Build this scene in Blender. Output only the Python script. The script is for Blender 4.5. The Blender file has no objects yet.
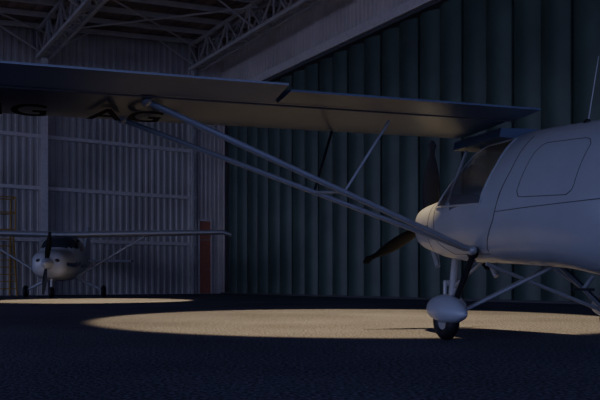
import bpy, math, random
import numpy as np
from mathutils import Vector, Matrix
random.seed(4)
# ------------------------------------------------------------------ materials
def new_mat(name, col, rough=.5, metal=0., spec=.5, noise=0., nscale=8., bump=0., bscale=60., coat=0.):
    m = bpy.data.materials.new(name); m.use_nodes = True
    nt = m.node_tree; b = nt.nodes['Principled BSDF']
    b.inputs['Base Color'].default_value = (*col, 1)
    b.inputs['Roughness'].default_value = rough
    b.inputs['Metallic'].default_value = metal
    b.inputs['Specular IOR Level'].default_value = spec
    b.inputs['Coat Weight'].default_value = coat
    tc = nt.nodes.new('ShaderNodeTexCoord')
    if noise > 0:
        n = nt.nodes.new('ShaderNodeTexNoise'); n.inputs['Scale'].default_value = nscale
        n.inputs['Detail'].default_value = 6
        nt.links.new(tc.outputs['Object'], n.inputs['Vector'])
        r = nt.nodes.new('ShaderNodeValToRGB')
        r.color_ramp.elements[0].position = .3; r.color_ramp.elements[1].position = .7
        r.color_ramp.elements[0].color = (*[c*(1-noise) for c in col], 1)
        r.color_ramp.elements[1].color = (*[min(1, c*(1+noise)) for c in col], 1)
        nt.links.new(n.outputs['Fac'], r.inputs['Fac'])
        nt.links.new(r.outputs['Color'], b.inputs['Base Color'])
    return m

M = {}
M['white'] = new_mat('white_paint', (.40, .43, .49), .32, noise=.05, nscale=3, coat=.3)
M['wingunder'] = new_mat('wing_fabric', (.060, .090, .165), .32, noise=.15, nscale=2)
M['winglight'] = new_mat('wing_edge_paint', (.22, .25, .31), .4, noise=.1, nscale=2)  # ailerons get a lighter tone than the rest of the wing
M['black'] = new_mat('black_rubber', (.012, .012, .014), .55)
M['blackgloss'] = new_mat('black_carbon', (.008, .008, .010), .5, spec=.3)
M['alu'] = new_mat('painted_tube', (.34, .36, .40), .35, metal=.2)
M['seam'] = new_mat('panel_gap', (.10, .10, .11), .6)
M['letter'] = new_mat('letter_vinyl', (.006, .006, .009), .7, spec=.1)
M['seat'] = new_mat('seat_cloth', (.22, .05, .04), .8)
M['blue'] = new_mat('blue_stripe', (.03, .05, .16), .35)
M['wall'] = new_mat('corrugated_steel', (.48, .46, .44), .5, metal=.1, noise=.22, nscale=.5)
M['clad'] = new_mat('cladding_upper', (.68, .62, .58), .55, noise=.15, nscale=.6)
M['green'] = new_mat('green_door_paint', (.060, .096, .085), .45, noise=.25, nscale=.7)
M['steel'] = new_mat('grey_steel', (.62, .60, .58), .5, noise=.1, nscale=2)
M['roof'] = new_mat('roof_sheet', (.30, .23, .19), .6, noise=.3, nscale=.6)
M['rust'] = new_mat('red_brown_door', (.58, .22, .13), .5, noise=.1)
M['yellow'] = new_mat('yellow_paint', (.45, .29, .05), .5)
M['trimm'] = new_mat('header_flashing', (.75, .72, .70), .45, noise=.1)
# glass
g = bpy.data.materials.new('cabin_glass'); g.use_nodes = True
nt = g.node_tree; nt.nodes.clear()
o = nt.nodes.new('ShaderNodeOutputMaterial'); mx = nt.nodes.new('ShaderNodeMixShader')
t = nt.nodes.new('ShaderNodeBsdfTransparent'); t.inputs[0].default_value = (.90, .93, .98, 1)
gl = nt.nodes.new('ShaderNodeBsdfGlossy'); gl.inputs['Roughness'].default_value = .2
gl.inputs[0].default_value = (.9, .93, 1, 1)
mx.inputs[0].default_value = .44
nt.links.new(t.outputs[0], mx.inputs[1]); nt.links.new(gl.outputs[0], mx.inputs[2]); nt.links.new(mx.outputs[0], o.inputs[0])
M['glass'] = g
M['darkglass'] = new_mat('dark_windscreen', (.04, .045, .06), .15)
# lamp lens
le = bpy.data.materials.new('lamp_lens'); le.use_nodes = True
le.node_tree.nodes['Principled BSDF'].inputs['Emission Color'].default_value = (1, .75, .42, 1)
le.node_tree.nodes['Principled BSDF'].inputs['Emission Strength'].default_value = 1.0
M['lens'] = le
# floor
fm = bpy.data.materials.new('asphalt_floor'); fm.use_nodes = True
nt = fm.node_tree; b = nt.nodes['Principled BSDF']
tc = nt.nodes.new('ShaderNodeTexCoord')
n1 = nt.nodes.new('ShaderNodeTexNoise'); n1.inputs['Scale'].default_value = 38; n1.inputs['Detail'].default_value = 3
n2 = nt.nodes.new('ShaderNodeTexNoise'); n2.inputs['Scale'].default_value = .45; n2.inputs['Detail'].default_value = 6
v1 = nt.nodes.new('ShaderNodeTexVoronoi'); v1.inputs['Scale'].default_value = 65
for n in (n1, n2, v1): nt.links.new(tc.outputs['Object'], n.inputs['Vector'])
r1 = nt.nodes.new('ShaderNodeValToRGB')
r1.color_ramp.elements[0].position = .40; r1.color_ramp.elements[0].color = (.048, .052, .078, 1)
r1.color_ramp.elements[1].position = .65; r1.color_ramp.elements[1].color = (.25, .26, .34, 1)
r2 = nt.nodes.new('ShaderNodeValToRGB')
r2.color_ramp.elements[0].position = .3; r2.color_ramp.elements[0].color = (.65, .65, .65, 1)
r2.color_ramp.elements[1].position = .7; r2.color_ramp.elements[1].color = (1.1, 1.1, 1.1, 1)
mm = nt.nodes.new('ShaderNodeMixRGB'); mm.blend_type = 'MULTIPLY'; mm.inputs[0].default_value = 1
nt.links.new(n1.outputs['Fac'], r1.inputs['Fac']); nt.links.new(n2.outputs['Fac'], r2.inputs['Fac'])
nt.links.new(r1.outputs['Color'], mm.inputs[1]); nt.links.new(r2.outputs['Color'], mm.inputs[2])
nt.links.new(mm.outputs[0], b.inputs['Base Color'])
bp = nt.nodes.new('ShaderNodeBump'); bp.inputs['Strength'].default_value = .7; bp.inputs['Distance'].default_value = .012
nt.links.new(v1.outputs['Distance'], bp.inputs['Height']); nt.links.new(bp.outputs['Normal'], b.inputs['Normal'])
b.inputs['Roughness'].default_value = .75; b.inputs['Specular IOR Level'].default_value = .25
M['floor'] = fm

# ------------------------------------------------------------------ mesh builder
class MB:
    def __init__(s): s.v = []; s.f = []; s.m = []; s.mats = []
    def mi(s, mat):
        if mat not in s.mats: s.mats.append(mat)
        return s.mats.index(mat)
    def add(s, vs, fs, mat):
        o = len(s.v); s.v += [tuple(x) for x in vs]; k = s.mi(mat)
        for f in fs: s.f.append([i+o for i in f]); s.m.append(k)
    def tube(s, p, q, r, mat, n=10, r2=None, flat=None):
        p = Vector(p); q = Vector(q); d = (q-p).normalized()
        a = Vector((0, 0, 1)) if abs(d.z) < .95 else Vector((1, 0, 0))
        x = d.cross(a).normalized(); y = d.cross(x)
        if r2 is None: r2 = r
        vs = []
        fl = flat or 1.
        for c, rr in ((p, r), (q, r2)):
            for i in range(n):
                t = 2*math.pi*i/n; vs.append(c + x*math.cos(t)*rr*fl + y*math.sin(t)*rr)
        fs = [[i, (i+1) % n, n+(i+1) % n, n+i] for i in range(n)]
        fs += [list(range(n))[::-1], list(range(n, 2*n))]
        s.add(vs, fs, mat)
    def beam(s, p, q, w, h, mat):
        p = Vector(p); q = Vector(q); d = (q-p).normalized()
        a = Vector((0, 0, 1)) if abs(d.z) < .95 else Vector((0, 1, 0))
        x = d.cross(a).normalized()*w/2; y = d.cross(x).normalized()*h/2
        vs = [c+i*x+j*y for c in (p, q) for i, j in ((-1, -1), (1, -1), (1, 1), (-1, 1))]
        s.add(vs, [[0, 1, 5, 4], [1, 2, 6, 5], [2, 3, 7, 6], [3, 0, 4, 7], [3, 2, 1, 0], [4, 5, 6, 7]], mat)
    def loft(s, rings, mat, closed=True, caps=True, matf=None):
        n = len(rings[0]); o = len(s.v)
        for r in rings: s.v += [tuple(x) for x in r]
        for i in range(len(rings)-1):
            for j in range(n if closed else n-1):
                k = (j+1) % n
                f = [o+i*n+j, o+i*n+k, o+(i+1)*n+k, o+(i+1)*n+j]
                mt = mat
                if matf:
                    c = sum((Vector(s.v[t]) for t in f), Vector())/4
                    mt = matf(c) or mat
                s.f.append(f); s.m.append(s.mi(mt))
        if caps:
            k = s.mi(mat)
            s.f.append([o+j for j in range(n)][::-1]); s.m.append(k)
            s.f.append([o+(len(rings)-1)*n+j for j in range(n)]); s.m.append(k)
    def ell(s, c, r, mat, nu=20, nv=12, fn=None):
        rings = []
        for i in range(1, nv):
            a = math.pi*i/nv
            ring = []
            for j in range(nu):
                t = 2*math.pi*j/nu
                p = Vector((r[0]*math.cos(a), r[1]*math.sin(a)*math.cos(t), r[2]*math.sin(a)*math.sin(t)))
                if fn: p = fn(p)
                ring.append(Vector(c)+p)
            rings.append(ring)
        s.loft(rings, mat)
    def torus(s, c, R, r, mat, axis='Y', n=28, m=12, w=1.):
        rings = []
        for i in range(n+1):
            t = 2*math.pi*i/n; ring = []
            for j in range(m):
                u = 2*math.pi*j/m; rr = R + r*math.cos(u); h = r*math.sin(u)*w
                ring.append(Vector(c)+Vector((rr*math.cos(t), h, rr*math.sin(t))))
            rings.append(ring)
        s.loft(rings, mat, caps=False)
    def build(s, name, parent=None, smooth=True, xf=None, ang=40):
        vs = [xf(Vector(v)) for v in s.v] if xf else s.v
        me = bpy.data.meshes.new(name); me.from_pydata([tuple(v) for v in vs], [], s.f); me.update()
        for m in s.mats: me.materials.append(m)
        me.polygons.foreach_set('material_index', s.m)
        if smooth:
            me.polygons.foreach_set('use_smooth', [True]*len(me.polygons))
            me.set_sharp_from_angle(angle=math.radians(ang))
        ob = bpy.data.objects.new(name, me); bpy.context.scene.collection.objects.link(ob)
        if parent: ob.parent = parent
        return ob

def empty(name, loc, rz, sc=1):
    e = bpy.data.objects.new(name, None); bpy.context.scene.collection.objects.link(e)
    e.location = loc; e.rotation_euler = (0, 0, rz); e.scale = (sc,)*3
    return e

def pchip(xs, ys):
    xs = np.array(xs, float); ys = np.array(ys, float)
    o = np.argsort(xs); xs = xs[o]; ys = ys[o]
    h = np.diff(xs); d = np.diff(ys)/h
    m = np.zeros_like(ys); m[0] = d[0]; m[-1] = d[-1]
    for i in range(1, len(xs)-1):
        if d[i-1]*d[i] > 0: m[i] = 2*d[i-1]*d[i]/(d[i-1]+d[i])
    def f(x):
        x = min(max(x, xs[0]), xs[-1]); i = min(max(int(np.searchsorted(xs, x))-1, 0), len(h)-1)
        t = (x-xs[i])/h[i]
        return float((2*t**3-3*t*t+1)*ys[i]+(t**3-2*t*t+t)*h[i]*m[i]+(-2*t**3+3*t*t)*ys[i+1]+(t**3-t*t)*h[i]*m[i+1])
    return f

def inpoly(x, y, P):
    c = False; n = len(P)
    for i in range(n):
        x1, y1 = P[i]; x2, y2 = P[(i+1) % n]
        if (y1 > y) != (y2 > y) and x < (x2-x1)*(y-y1)/(y2-y1)+x1: c = not c
    return c

# ------------------------------------------------------------------ room
P0 = Vector((-3.8, 36.5, 0)); U = Vector((-.851, -.525, 0)); V = Vector((.525, -.851, 0))
def R(p): return P0 + U*p[0] + V*p[1] + Vector((0, 0, p[2]))
def RR(p): return R((p[0], p[1], p[2] + 1.15 - .075*p[0]))   # roof pitch
UW, VD, HR = 34., 46., 10.9
WH = 12.1
# floor
b = MB(); b.add([(-.9, -.5, 0), (60, -.5, 0), (60, 60, 0), (-.9, 60, 0)], [[0, 3, 2, 1]], M['floor']); b.build('floor', xf=R, smooth=False)
# back wall, corrugated
b = MB()
pr = [(-.95, 0)]; u = 0.
while u < UW:
    for du, dv in ((0, 0), (.12, 0), (.16, .045), (.26, .045), (.30, 0)): pr.append((u+du, dv))
    u += .30
b.loft([[(p[0], p[1], z) for p in pr] for z in (0, 2.5, 5, 7.5)] + [[(p[0], p[1], HR+1.2-.075*p[0]) for p in pr]], M['wall'], closed=False, caps=False)
b.build('wall_back', xf=R, smooth=False)
# girts on back wall
b = MB()
for z in (2.35, 4.55, 6.75, 8.9):
    b.beam((1.4, .13, z), (UW, .13, z), .14, .15, M['trimm'])
b.build('trim_1', xf=R, smooth=False)
# columns
def column(u, lattice):
    b = MB()
    if lattice:
        for dv in (.12, .42):
            b.beam((u, dv, 0), (u, dv, 11), .10, .10, M['steel'])
        b.beam((u-.28, .12, 0), (u-.28, .12, 11), .08, .08, M['steel'])
        z = .1; k = 0
        while z < 10.6:
            b.beam((u, .12 if k % 2 == 0 else .42, z), (u, .42 if k % 2 == 0 else .12, z+.5), .05, .05, M['steel'])
            b.beam((u-(.28 if k % 2 else 0), .14, z), (u-(0 if k % 2 else .28), .14, z+.5), .045, .045, M['steel'])
            z += .5; k += 1
    else:
        b.beam((u, .35, 0), (u, .35, 10), .03, .34, M['steel'])
        b.beam((u, .53, 0), (u, .53, 10), .28, .03, M['trimm'])
        b.beam((u, .17, 0), (u, .17, 10), .28, .03, M['steel'])
        b.beam((u, .35, 0), (u, .35, .03), .5, .6, M['steel'])
    return b.build('steel_column', xf=R, smooth=False)
column(1.72, True)
for u in (8.5, 15.5, 22.5, 29.5): column(u, False)
# corner light cladding panel between column and corner
b = MB(); pr = []; u = 0.03
while u < 1.25:
    for du, dv in ((0, .08), (.1, .08), (.13, .12), (.2, .12)): pr.append((u+du, dv))
    u += .22
b.loft([[(p[0], p[1], z) for p in pr] for z in (0, 5, WH-.1)], M['clad'], closed=False, caps=False)
b.build('wall_corner', xf=R, smooth=False)
# door (red brown)
b = MB()
for u in (.66, 1.30): b.beam((u, .18, 0), (u, .18, 3.5), .07, .10, M['trimm'])
b.beam((.62, .18, 3.5), (1.34, .18, 3.5), .10, .08, M['trimm'])
b.beam((.98, .17, .02), (.98, .17, 2.55), .58, .05, M['rust'])
b.beam((.98, .17, 2.60), (.98, .17, 3.46), .58, .05, M['rust'])
b.beam((.98, .20, 1.3), (.98, .20, 2.3), .38, .02, M['rust'])
b.beam((.98, .20, .25), (.98, .20, 1.1), .38, .02, M['rust'])
b.tube((.76, .24, 1.15), (.86, .24, 1.15), .02, M['alu'])
b.build('door_1', xf=R, smooth=False)
# right wall above doors
b = MB(); pr = []; v = 0.
while v < VD:
    for dv, du in ((0, 0), (.1, 0), (.13, .035), (.21, .035), (.24, 0)): pr.append((du+.02, v+dv))
    v += .24
b.loft([[(p[0], p[1], z) for p in pr] for z in (9.2, WH)], M['clad'], closed=False, caps=False)
b.add([(-.9, -.2, 0), (-.9, VD, 0), (-.9, VD, WH), (-.9, -.2, WH)], [[0, 1, 2, 3]], M['green'])
b.add([(.0, -.05, 0), (.0, .3, 0), (.0, .3, WH), (.0, -.05, WH)], [[0, 1, 2, 3]], M['clad'])
b.build('wall_right', xf=R, smooth=False)
b = MB()
b.beam((.12, 0, 9.5), (.12, VD, 9.5), .16, .34, M['trimm'])
b.build('trim_2', xf=R, smooth=False)
b = MB()
b.beam((-.1, 0, 9.25), (-.1, VD, 9.25), .5, .12, M['seam'])
b.build('trim_3', xf=R, smooth=False)
# folding door: curved pleated panels
b = MB(); prof = []; v = 0.25; k = 0; W = 1.0
while v < VD-1:
    for i in range(9):
        t = i/8.
        du = -.26 + .20*math.sin(math.pi*t)**.8
        prof.append((du + (.04 if k % 2 else 0), v+.02 + t*W*.95))
    prof.append((-.34, v+W*.985)); v += W; k += 1
b.loft([[(p[0], p[1], z) for p in prof] for z in (.06, 3, 6, 9.25)], M['green'], closed=False, caps=False)
b.beam((-.2, 0, .03), (-.2, VD, .03), .6, .06, M['seam'])
b.build('folding_hangar_door', xf=R, ang=35)
# ceiling
b = MB(); pr = []; u = -.95
while u < UW+1:
    for du, dz in ((0, 0), (.25, 0), (.30, .06), (.45, .06), (.5, 0)): pr.append((u+du, HR+dz))
    u += .5
b.loft([[(p[0], v, p[1]) for p in pr] for v in (-.5, 15, 30, VD)], M['roof'], closed=False, caps=False)
b.build('ceiling', xf=RR, smooth=False)
b = MB(); v = .6
while v < VD:
    b.beam((0, v, HR-.12), (UW, v, HR-.12), .09, .2, M['steel']); v += 1.5
b.build('roof_purlins', xf=RR, smooth=False)
def truss(u, zb=9.55, zt=10.65, w=.5):
    b = MB()
    for x in (u-w/2, u+w/2):
        b.beam((x, .3, zb), (x, VD, zb), .12, .14, M['steel'])
        b.beam((x, .3, zt), (x, VD, zt), .12, .14, M['steel'])
        v = .3; k = 0
        while v < VD-1:
            b.beam((x, v, zb if k % 2 else zt), (x, v+1., zt if k % 2 else zb), .07, .07, M['steel'])
            if k % 2 == 0: b.beam((x, v, zb), (x, v, zt), .07, .07, M['steel'])
            v += 1.; k += 1
    v = .3; k = 0
    while v < VD-1:
        b.beam((u-w/2, v, zb), (u+w/2, v, zb), .06, .06, M['steel'])
        b.beam((u-w/2 if k % 2 else u+w/2, v, zb), (u+w/2 if k % 2 else u-w/2, v+1, zb), .05, .05, M['steel'])
        v += 1; k += 1
    b.build('roof_truss', xf=RR, smooth=False)
for u in (1.57, 8.5, 15.5, 22.5, 29.5): truss(u)
b = MB()
for k in range(8):
    v0 = .6+k*6
    for ua, ub in ((1.6, 8.5), (8.5, 15.5), (15.5, 22.5)):
        b.tube((ua, v0, 10.55), (ub, v0+6, 10.55), .04, M['steel'], n=6)
        b.tube((ua, v0+6, 10.55), (ub, v0, 10.55), .04, M['steel'], n=6)
        b.tube((ua, v0, 9.6), ((ua+ub)/2-1.6, v0, 10.7), .04, M['steel'], n=6)
        b.tube((ub, v0, 9.6), ((ua+ub)/2+1.6, v0, 10.7), .04, M['steel'], n=6)
b.build('roof_bracing_rods', xf=RR, smooth=False)

# ------------------------------------------------------------------ airplane 1
A = empty('light_airplane', (2.6, 6.9, 0), math.radians(111))
S =  [2.62, 2.56, 2.40, 2.1, 1.85, 1.62, 1.42, 1.22, 1.0, .5, 0, -.8, -1.6, -2.6, -3.8, -4.3]
ZB = [1.14, 1.05, .95, .87, .82, .79, .77, .76, .75, .72, .68, .57, .62, .82, 1.10, 1.22]
ZT = [1.40, 1.45, 1.49, 1.52, 1.56, 1.72, 1.88, 2.0, 2.04, 2.04, 2.01, 1.93, 1.80, 1.62, 1.48, 1.42]
WD = [.16, .28, .38, .46, .52, .57, .59, .60, .61, .61, .60, .57, .48, .32, .15, .06]
fzb, fzt, fw = pchip(S, ZB), pchip(S, ZT), pchip(S, WD)
ftp = pchip([2.62, 1.9, 1.3, 0, -.8, -4.3], [.05, .12, .30, .30, .25, .1])
NN = 2.9
def surf(s, z, off=0.):
    zb, zt, w = fzb(s), fzt(s), fw(s); zc = (zb+zt)/2; h = (zt-zb)/2
    v = max(-.999, min(.999, (z-zc)/h))
    return w*(1-abs(v)**NN)**(1/NN)*(1-ftp(s)*max(0, v)**1.3)+off
def ring(s, n=128):
    zb, zt, w = fzb(s), fzt(s), fw(s); zc = (zb+zt)/2; h = (zt-zb)/2; out = []
    for j in range(n):
        t = 2*math.pi*(j+.5)/n; c, q = math.cos(t), math.sin(t)
        v = math.copysign(abs(q)**(2/NN), q)
        l = math.copysign(abs(c)**(2/NN), c)*w*(1-ftp(s)*max(0, v)**1.3)
        out.append((s, l, zc+h*v))
    return out
doorwin = [(.74, 1.33), (1.66, 1.38), (1.58, 1.60), (1.28, 1.88), (1.02, 1.97), (.56, 1.96), (.59, 1.7)]
def fmat(c):
    s, l, z = c
    if inpoly(s, z, doorwin) and abs(l) > .2: return M['glass']
    # windscreen
    if 1.27 < s < 1.84 and z > 1.50 + (1.84-s)*.12 and z > fzt(s)-.30-(1.84-s)*.2 and (abs(l) < .40 or (s > 1.68+(1.75-z)*.25)) :
        return M['glass']
    return None
b = MB()
ss = list(np.linspace(2.62, 1.9, 24)) + list(np.linspace(1.88, .35, 90)) + list(np.linspace(.3, -4.3, 60))
b.loft([ring(s) for s in ss], M['white'], matf=fmat)
b.build('fuselage', A, ang=50)
# seams
def seam(name, pts, r=.006, closed=False, sides=(1, -1), step=.04, mat='seam'):
    b = MB()
    P = list(pts) + ([pts[0]] if closed else [])
    dense = []
    for (s0, z0), (s1, z1) in zip(P[:-1], P[1:]):
        n = max(1, int(math.hypot(s1-s0, z1-z0)/step))
        for i in range(n): dense.append((s0+(s1-s0)*i/n, z0+(z1-z0)*i/n))
    dense.append(P[-1])
    for sd in sides:
        q = [(s, sd*surf(s, z), z) for s, z in dense]
        for p0, p1 in zip(q[:-1], q[1:]): b.tube(p0, p1, r, M[mat], n=6)
    b.build(name, A)
seam('door_gap', [(.26, 1.93), (.32, 1.6), (.54, 1.15), (.80, .86)], .005)
seam('door_gap_front', [(1.72, 1.45), (1.66, 1.0), (1.45, .86), (.80, .84)], .004)
seam('window_frame', doorwin, .011, closed=True, mat='white')
seam('cowl_gap', [(1.92, 1.48), (1.90, 1.2), (1.90, .92)], .005)
seam('waist_crease', [(.5, 1.23), (0, 1.23), (-.8, 1.22), (-2.5, 1.22)], .004)
seam('hatch_outline', [(.02, 1.80), (-.03, 1.81), (-.50, 1.77), (-.56, 1.75), (-.60, 1.70), (-.54, 1.36), (-.52, 1.32), (-.46, 1.29), (.10, 1.33), (.15, 1.34), (.17, 1.39), (.08, 1.73)], .0038, closed=True)
seam('cowl_split', [(2.55, 1.22), (1.9, 1.2)], .005)
# cockpit interior
b = MB()
for l in (-.27, .27):
    b.beam((.95, l, .98), (.45, l, .96), .42, .14, M['seat'])
    b.beam((.48, l, .98), (.30, l, 1.55), .40, .12, M['seat'])
b.beam((1.62, -.45, 1.28), (1.62, .45, 1.28), .16, .18, M['black'])
b.tube((1.2, 0, .85), (1.2, 0, 1.3), .018, M['alu'])
b.tube((1.58, .46, 1.4), (1.25, .42, 1.94), .018, M['alu']); b.tube((1.58, -.46, 1.4), (1.25, -.42, 1.94), .018, M['alu'])
b.build('cockpit_interior', A)
# nose details: air intakes, exhaust
b = MB()
for l in (-.2, .2):
    b.ell((2.56, l, 1.17), (.05, .09, .06), M['black'])
b.ell((2.45, 0, .99), (.14, .14, .07), M['seat'])
b.tube((2.2, .25, .92), (2.05, .28, .74), .03, M['alu'])
b.tube((1.75, -.2, .82), (1.62, -.22, .62), .03, M['alu'])
b.build('engine_inlets', A)
# prop + spinner
b = MB()
prof = [(0, .12), (.05, .118), (.12, .1), (.18, .07), (.22, .03), (.235, .004)]
b.loft([[(2.62+x, r*math.cos(2*math.pi*j/24), 1.29+r*math.sin(2*math.pi*j/24)) for j in range(24)] for x, r in prof], M['white'])
b.build('spinner', A)
for i in range(3):
    b = MB(); a = math.radians(90 + 2 + 120*i)
    rd = Vector((0, math.cos(a), math.sin(a))); tg = Vector((0, -math.sin(a), math.cos(a))); fx = Vector((1, 0, 0))
    rings = []
    for k in range(17):
        t = k/16; r = .05+1.0*t
        c = .035+.075*math.sin(math.pi*min(1, t*1.15+.08))**.8 if t < .9 else .06*math.sqrt(max(0.02, (1-t)/.1))+.008
        th = .022*(1-t)+.005; tw = math.radians(-50+34*t)
        cd = tg*math.cos(tw)+fx*math.sin(tw); nd = -tg*math.sin(tw)+fx*math.cos(tw)
        rings.append([Vector((2.70, 0, 1.29))+rd*r+cd*c*math.cos(2*math.pi*j/12)+nd*th*math.sin(2*math.pi*j/12) for j in range(12)])
    b.loft(rings, M['blackgloss']); b.build('propeller_blade_%d' % (i+1), A)
# wings
def foil(x0, chord, zc, th, l, n=22, dz_te=0.):
    up, lo = [], []
    for i in range(n+1):
        t = .5-.5*math.cos(math.pi*i/n)
        y = 5*th*(.2969*math.sqrt(t)-.126*t-.3516*t*t+.2843*t**3-.1015*t**4)
        up.append((x0+chord*(1-t), l, zc+y*chord*.8+.02*math.sin(math.pi*t)))
        lo.append((x0+chord*(1-t), l, zc-y*chord*.45+.0))
    return up + lo[::-1][1:-1]
def wz(l): return 2.110-.021*(abs(l)-.45)
for sd, nm in ((1, 'left'), (-1, 'right')):
    b = MB()
    ls = list(np.linspace(.47, 5.75, 30)); rings = []
    for l in ls: rings.append(foil(.34, 1.08, wz(l), .115, sd*l))
    for dl, k in ((.08, .93), (.15, .8), (.2, .55)):
        rings.append(foil(.34+.5*(1-k)*1.0, 1.08*k, wz(5.75), .115*k, sd*(5.75+dl)))
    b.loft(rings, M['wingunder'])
    b.build('wing_'+nm, A, ang=50)
    def surfpiece(name, l0, l1, te, dte, mat, th=.055):
        b = MB(); rings = []
        for l in np.linspace(l0, l1, 8):
            z = wz(l)+.002
            rings.append([(te, sd*l, z+dte+.008), (.15, sd*l, z+dte*.5+.028), (.33, sd*l, z+.04), (.36, sd*l, z+.005), (.33, sd*l, z-.028), (.15, sd*l, z+dte*.5-.018), (te, sd*l, z+dte-.008)])
        b.loft(rings, mat); b.build(name, A, ang=30)
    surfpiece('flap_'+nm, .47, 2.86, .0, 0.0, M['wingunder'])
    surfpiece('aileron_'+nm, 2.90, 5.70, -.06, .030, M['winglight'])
    b = MB()
    b.tube((.36, sd*.5, wz(.5)-.035), (.36, sd*5.7, wz(5.7)-.035), .008, M['seam'], n=6)
    b.build('wing_hinges_'+nm, A)
    # struts
    b = MB()
    F0 = Vector((.95, sd*.56, .88)); Rr = Vector((.5, sd*3.9, wz(3.9)-.04)); Fr = Vector((1.3, sd*3.98, wz(3.98)-.03))
    b.tube(F0, Rr, .027, M['alu'], n=12); b.tube(F0+Vector((.05, 0, 0)), Fr, .024, M['alu'], n=12)
    b.ell(F0, (.07, .05, .05), M['alu']); b.ell(Rr, (.1, .04, .035), M['alu']); b.ell(Fr, (.1, .04, .03), M['alu'])
    jr = F0.lerp(Rr, .45); jf = (F0+Vector((.05, 0, 0))).lerp(Fr, .48)
    b.tube(jr, (.6, sd*1.68, wz(1.68)-.05), .013, M['alu']); b.tube(jf, (1.3, sd*1.95, wz(1.95)-.03), .013, M['black'])
    b.tube(jr, jf, .012, M['alu'])
    b.build('wing_struts_'+nm, A)
# centre roof fairing
b = MB()
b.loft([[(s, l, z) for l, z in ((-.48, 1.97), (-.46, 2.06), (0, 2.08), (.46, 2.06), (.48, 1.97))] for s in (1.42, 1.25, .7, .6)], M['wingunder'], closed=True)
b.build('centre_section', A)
# registration under left wing
def text(body, name, size, mat, sx, parent, loc, Rm):
    cu = bpy.data.curves.new(name, 'FONT'); cu.body = body; cu.size = size; cu.extrude = .001; cu.offset = .008
    cu.space_character = 1.12; cu.align_x = 'LEFT'; cu.materials.append(mat)
    ob = bpy.data.objects.new(name, cu); bpy.context.scene.collection.objects.link(ob)
    ob.parent = parent; m = Matrix(Rm).transposed().to_4x4() @ Matrix.Diagonal((sx, 1, 1, 1)); m.translation = Vector(loc); ob.matrix_local = m
    return ob
tilt = -.021
text('NG  AG', 'registration_left', .60, M['letter'], .70, A, (1.10, 5.28, wz(5.28)-.078), ((0, -1, -tilt), (-1, 0, 0), (0, tilt, -1)))
# antenna
b = MB(); b.tube((-.28, .2, 1.90), (-.42, .2, 2.50), .006, M['alu'], r2=.003, n=6); b.ell((-.28, .2, 1.96), (.04, .02, .03), M['black'])
b.build('whip_antenna', A)
# tail
b = MB()
def slab(pts, axis, th, mat):
    n = len(pts); vs = []
    for d in (-th, th):
        for x, y in pts: vs.append((x, d, y) if axis == 'v' else (x, y, d+1.36))
    b.add(vs, [list(range(n)), list(range(n, 2*n))[::-1]] + [[i, (i+1) % n, n+(i+1) % n, n+i] for i in range(n)], mat)
slab([(-3.3, 1.5), (-3.9, 2.2), (-4.1, 2.3), (-4.6, 2.3), (-4.7, 1.2), (-4.3, 1.15)], 'v', .03, M['white'])
slab([(-3.7, -1.2), (-3.5, 0), (-3.7, 1.2), (-4.4, 1.25), (-4.4, -1.25)], 'h', .025, M['white'])
b.build('tail_surfaces', A, smooth=False)
# landing gear
def wheel_set(b, s, l, spat=True, sc=1.):
    rw = .175*sc
    b.torus((s, l, rw), rw-.06, .06, M['black'], w=1.1)
    b.tube((s, l-.045, rw), (s, l+.045, rw), .085, M['alu'], n=20)
    if spat:
        def fn(p):
            x = p.x/.32
            k = 1. if x > 0 else (1-.38*x*x)
            return Vector((p.x-.02, p.y*k, p.z*(k if p.z > 0 else .70*k)+(.02*x)))
        b.ell((s, l, .275*sc), (.32*sc, .135*sc, .165*sc), M['white'], nu=28, nv=20, fn=fn)
for sd, nm in ((1, 'left'), (-1, 'right')):
    b = MB(); ly = .985 if sd > 0 else -1.08
    wheel_set(b, .75, ly)
    ax = Vector((.75, ly-sd*.10, .24))
    b.tube(ax, (.90, -sd*.42, .745), .020, M['alu'])
    b.tube(ax, (.35, sd*.05, .70), .018, M['alu'])
    b.tube(ax+Vector((.05, 0, .05)), (1.02, sd*.50, .83), .030, M['black'])
    b.tube(ax+Vector((.1, -sd*.02, .14)), (1.08, sd*.44, .78), .016, M['alu'])
    b.ell((1.02, sd*.5, .84), (.07, .05, .05), M['black'])
    b.ell(ax, (.07, .07, .05), M['alu'])
    b.build('main_gear_'+nm, A)
b = MB(); wheel_set(b, 2.22, 0, sc=.95)
b.tube((2.2, .0, .38), (2.10, 0, .92), .045, M['white'], n=14); b.tube((2.2, .10, .2), (2.2, .09, .55), .022, M['white']); b.tube((2.2, -.10, .2), (2.2, -.09, .55), .022, M['white'])
b.tube((2.2, -.1, .55), (2.2, .1, .55), .035, M['white']); b.tube((2.15, .0, .5), (1.55, 0, .80), .018, M['alu'])
b.build('nose_gear', A)
# step under fuselage
b = MB(); b.tube((-.62, .45, .60), (-.70, .62, .50), .015, M['alu']); b.beam((-.60, .62, .50), (-.80, .62, .50), .06, .02, M['black'])
b.build('boarding_step', A)

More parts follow.
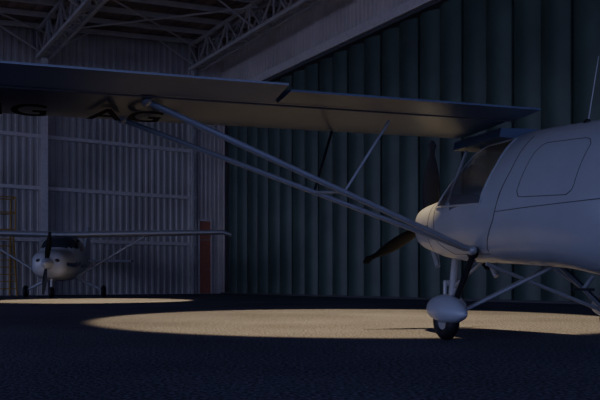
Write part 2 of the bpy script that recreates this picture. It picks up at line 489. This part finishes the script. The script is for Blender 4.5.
# ------------------------------------------------------------------ airplane 2 (nose toward viewer); local X forward
D = Vector((.09, -1)).normalized()
B2 = empty('light_airplane.001', (-8.42, 25.0, 0), math.atan2(D.y, D.x))
S2 = [0, -.1, -.35, -.9, -1.25, -1.55, -1.85, -2.4, -3.2, -4.2, -5.5, -7.0]
b1 = [1.00, .84, .70, .62, .60, .6, .6, .62, .68, .82, 1.02, 1.2]
t1 = [1.36, 1.52, 1.62, 1.67, 1.72, 1.98, 2.2, 2.26, 2.22, 1.85, 1.62, 1.5]
w1 = [.26, .48, .60, .66, .68, .69, .70, .70, .65, .48, .28, .08]
a1, a2, a3 = pchip(S2, b1), pchip(S2, t1), pchip(S2, w1)
def ring2(s, n=48):
    zb, zt, w = a1(s), a2(s), a3(s); zc = (zb+zt)/2; h = (zt-zb)/2; out = []
    for j in range(n):
        t = 2*math.pi*(j+.5)/n; c, q = math.cos(t), math.sin(t)
        out.append((s, math.copysign(abs(c)**.74, c)*w, zc+h*math.copysign(abs(q)**.74, q)))
    return out
def fm2(c):
    s, l, z = c
    if -1.84 < s < -1.2 and z > 1.76: return M['darkglass']
    if -3.2 < s < -1.9 and 1.62 < z < 2.08 and abs(l) > .3: return M['darkglass']
    if -5.5 < s < -.25 and 1.12 < z < 1.24: return M['blue']
    return None
b = MB(); b.loft([ring2(s) for s in np.linspace(0, -7, 110)], M['white'], matf=fm2); b.build('fuselage', B2)
b = MB()
for l in (-.29, .29): b.ell((-.04, l, 1.28), (.04, .10, .06), M['black'])
b.build('cowl_inlets', B2)
b = MB()
b.loft([[(x, r*math.cos(2*math.pi*j/20), 1.18+r*math.sin(2*math.pi*j/20)) for j in range(20)] for x, r in ((0, .2), (.15, .18), (.28, .12), (.38, .02))], M['white'])
b.build('spinner', B2)
for i in range(2):
    b = MB(); a = math.radians(84+180*i)
    rd = Vector((0, math.cos(a), math.sin(a))); tg = Vector((0, -math.sin(a), math.cos(a)))
    rings = []
    for k in range(12):
        t = k/11; r = .1+.95*t; c = .05+.05*math.sin(math.pi*min(1, t+.1)); tw = math.radians(45-30*t)
        cd = tg*math.cos(tw)+Vector((1, 0, 0))*math.sin(tw); nd = -tg*math.sin(tw)+Vector((1, 0, 0))*math.cos(tw)
        rings.append([Vector((.12, 0, 1.18))+rd*r+cd*c*math.cos(2*math.pi*j/10)+nd*.015*math.sin(2*math.pi*j/10) for j in range(10)])
    b.loft(rings, M['blackgloss']); b.build('propeller_blade_%d' % (i+1), B2)
b = MB(); rings = []
for l in np.linspace(-6.1, 6.1, 41):
    a = abs(l); ch = 1.65 if a < 3 else 1.65-.45*(a-3)/3.1
    if a > 6.0: ch *= .8
    z = 2.24+.022*a - (.10 if a > 6.05 else 0)
    rings.append(foil(-1.75-ch, ch, z, .19, l))
b.loft(rings, M['white']); b.build('wing', B2, ang=50)
b = MB()
for sd in (1, -1):
    b.tube((-1.95, sd*.6, .78), (-2.2, sd*3.0, 2.26), .04, M['alu'])
    b.tube((-2.5, sd*.45, .72), (-2.6, sd*1.33, .28), .06, M['white'], r2=.04)
    b.torus((-2.6, sd*1.4, .22), .14, .08, M['black']); b.tube((-2.6, sd*1.33, .22), (-2.6, sd*1.47, .22), .09, M['alu'])
b.torus((-.55, 0, .2), .13, .07, M['black']); b.tube((-.55, -.05, .2), (-.55, .05, .2), .08, M['alu']); b.tube((-.55, 0, .3), (-.62, 0, .75), .05, M['alu'])
b.build('undercarriage', B2)
b = MB()
def slab2(pts, axis, th, mat):
    n = len(pts); vs = []
    for d in (-th, th):
        for x, y in pts: vs.append((x, d, y) if axis == 'v' else (x, y, d+1.45))
    b.add(vs, [list(range(n)), list(range(n, 2*n))[::-1]] + [[i, (i+1) % n, n+(i+1) % n, n+i] for i in range(n)], mat)
slab2([(-5.2, 1.6), (-6.2, 2.0), (-6.9, 2.9), (-7.4, 2.9), (-7.2, 1.3), (-6.6, 1.25)], 'v', .05, M['white'])
slab2([(-6.1, -.2), (-6.1, .2), (-6.4, 1.9), (-7.2, 1.9), (-7.2, -1.9), (-6.4, -1.9)], 'h', .04, M['white'])
b.build('tail_surfaces', B2, smooth=False)

# ------------------------------------------------------------------ yellow access steps at left of back wall
b = MB()
for u in (9.95, 10.65):
    b.tube((u, .8, 0), (u, 1.1, 3.9), .035, M['yellow'], n=8); b.tube((u, 2.3, 0), (u, 1.5, 2.6), .035, M['yellow'], n=8)
    b.tube((u, 1.1, 3.9), (u, 2.0, 3.9), .03, M['yellow'], n=8); b.tube((u, 2.0, 3.9), (u, 2.0, 2.6), .03, M['yellow'], n=8)
    b.tube((u, 1.0, 3.3), (u, 2.0, 3.3), .025, M['yellow'], n=8)
for k in range(9):
    z = .3+k*.28; b.beam((9.95, 2.3-.31*z, z), (10.65, 2.3-.31*z, z), .18, .04, M['yellow'])
b.beam((9.95, 1.5, 2.62), (10.65, 1.5, 2.62), .95, .05, M['yellow'])
for z in (3.3, 3.9): b.tube((9.95, 1.1, z), (10.65, 1.1, z), .025, M['yellow'], n=8); b.tube((9.95, 2.0, z), (10.65, 2.0, z), .025, M['yellow'], n=8)
b.build('yellow_access_steps', xf=R)

# ------------------------------------------------------------------ lamps
def lamp(loc, rad, power, blend=.12):
    L = empty('hangar_spotlight', loc, 0)
    b = MB()
    b.loft([[(r*math.cos(2*math.pi*j/24), r*math.sin(2*math.pi*j/24), z) for j in range(24)] for z, r in ((.05, .28), (.3, .22), (.5, .12), (.6, .08))], M['black'], caps=False)
    b.tube((0, 0, .55), (0, 0, 10.8-loc[2]), .025, M['steel'])
    b.build('housing', L)
    b = MB(); b.tube((0, 0, .10), (0, 0, .13), .24, M['lens'], n=24); b.build('lens', L)
    d = bpy.data.lights.new('beam', 'SPOT'); d.energy = power; d.color = (1, .73, .36)
    d.spot_size = 2*math.atan(rad/loc[2]); d.spot_blend = blend; d.shadow_soft_size = .06
    o = bpy.data.objects.new('beam', d); bpy.context.scene.collection.objects.link(o); o.parent = L
lamp((.95, 11.5, 9.3), 4.15, 7600)
lamp((-6.3, 22.6, 9.4), 3.1, 9000)

# ------------------------------------------------------------------ sky + dusk sun
w = bpy.data.worlds.new('dusk'); bpy.context.scene.world = w; w.use_nodes = True
bg = w.node_tree.nodes['Background']; bg.inputs[0].default_value = (.32, .375, .92, 1); bg.inputs[1].default_value = .80
sd = bpy.data.lights.new('dusk_sun', 'SUN'); sd.energy = .78; sd.color = (.66, .70, 1.0); sd.angle = math.radians(50)
so = bpy.data.objects.new('dusk_sun', sd); bpy.context.scene.collection.objects.link(so)
dr = Vector((.62, .78, -.02)); so.rotation_euler = dr.to_track_quat('-Z', 'Y').to_euler()

# ------------------------------------------------------------------ camera
c = bpy.data.cameras.new('camera'); co = bpy.data.objects.new('camera', c); bpy.context.scene.collection.objects.link(co)
co.location = (0, 0, .56); co.rotation_euler = (math.pi/2, 0, 0)
c.sensor_width = 36; c.lens = 36*750/600; c.shift_y = 82/600; c.clip_end = 300
bpy.context.scene.camera = co
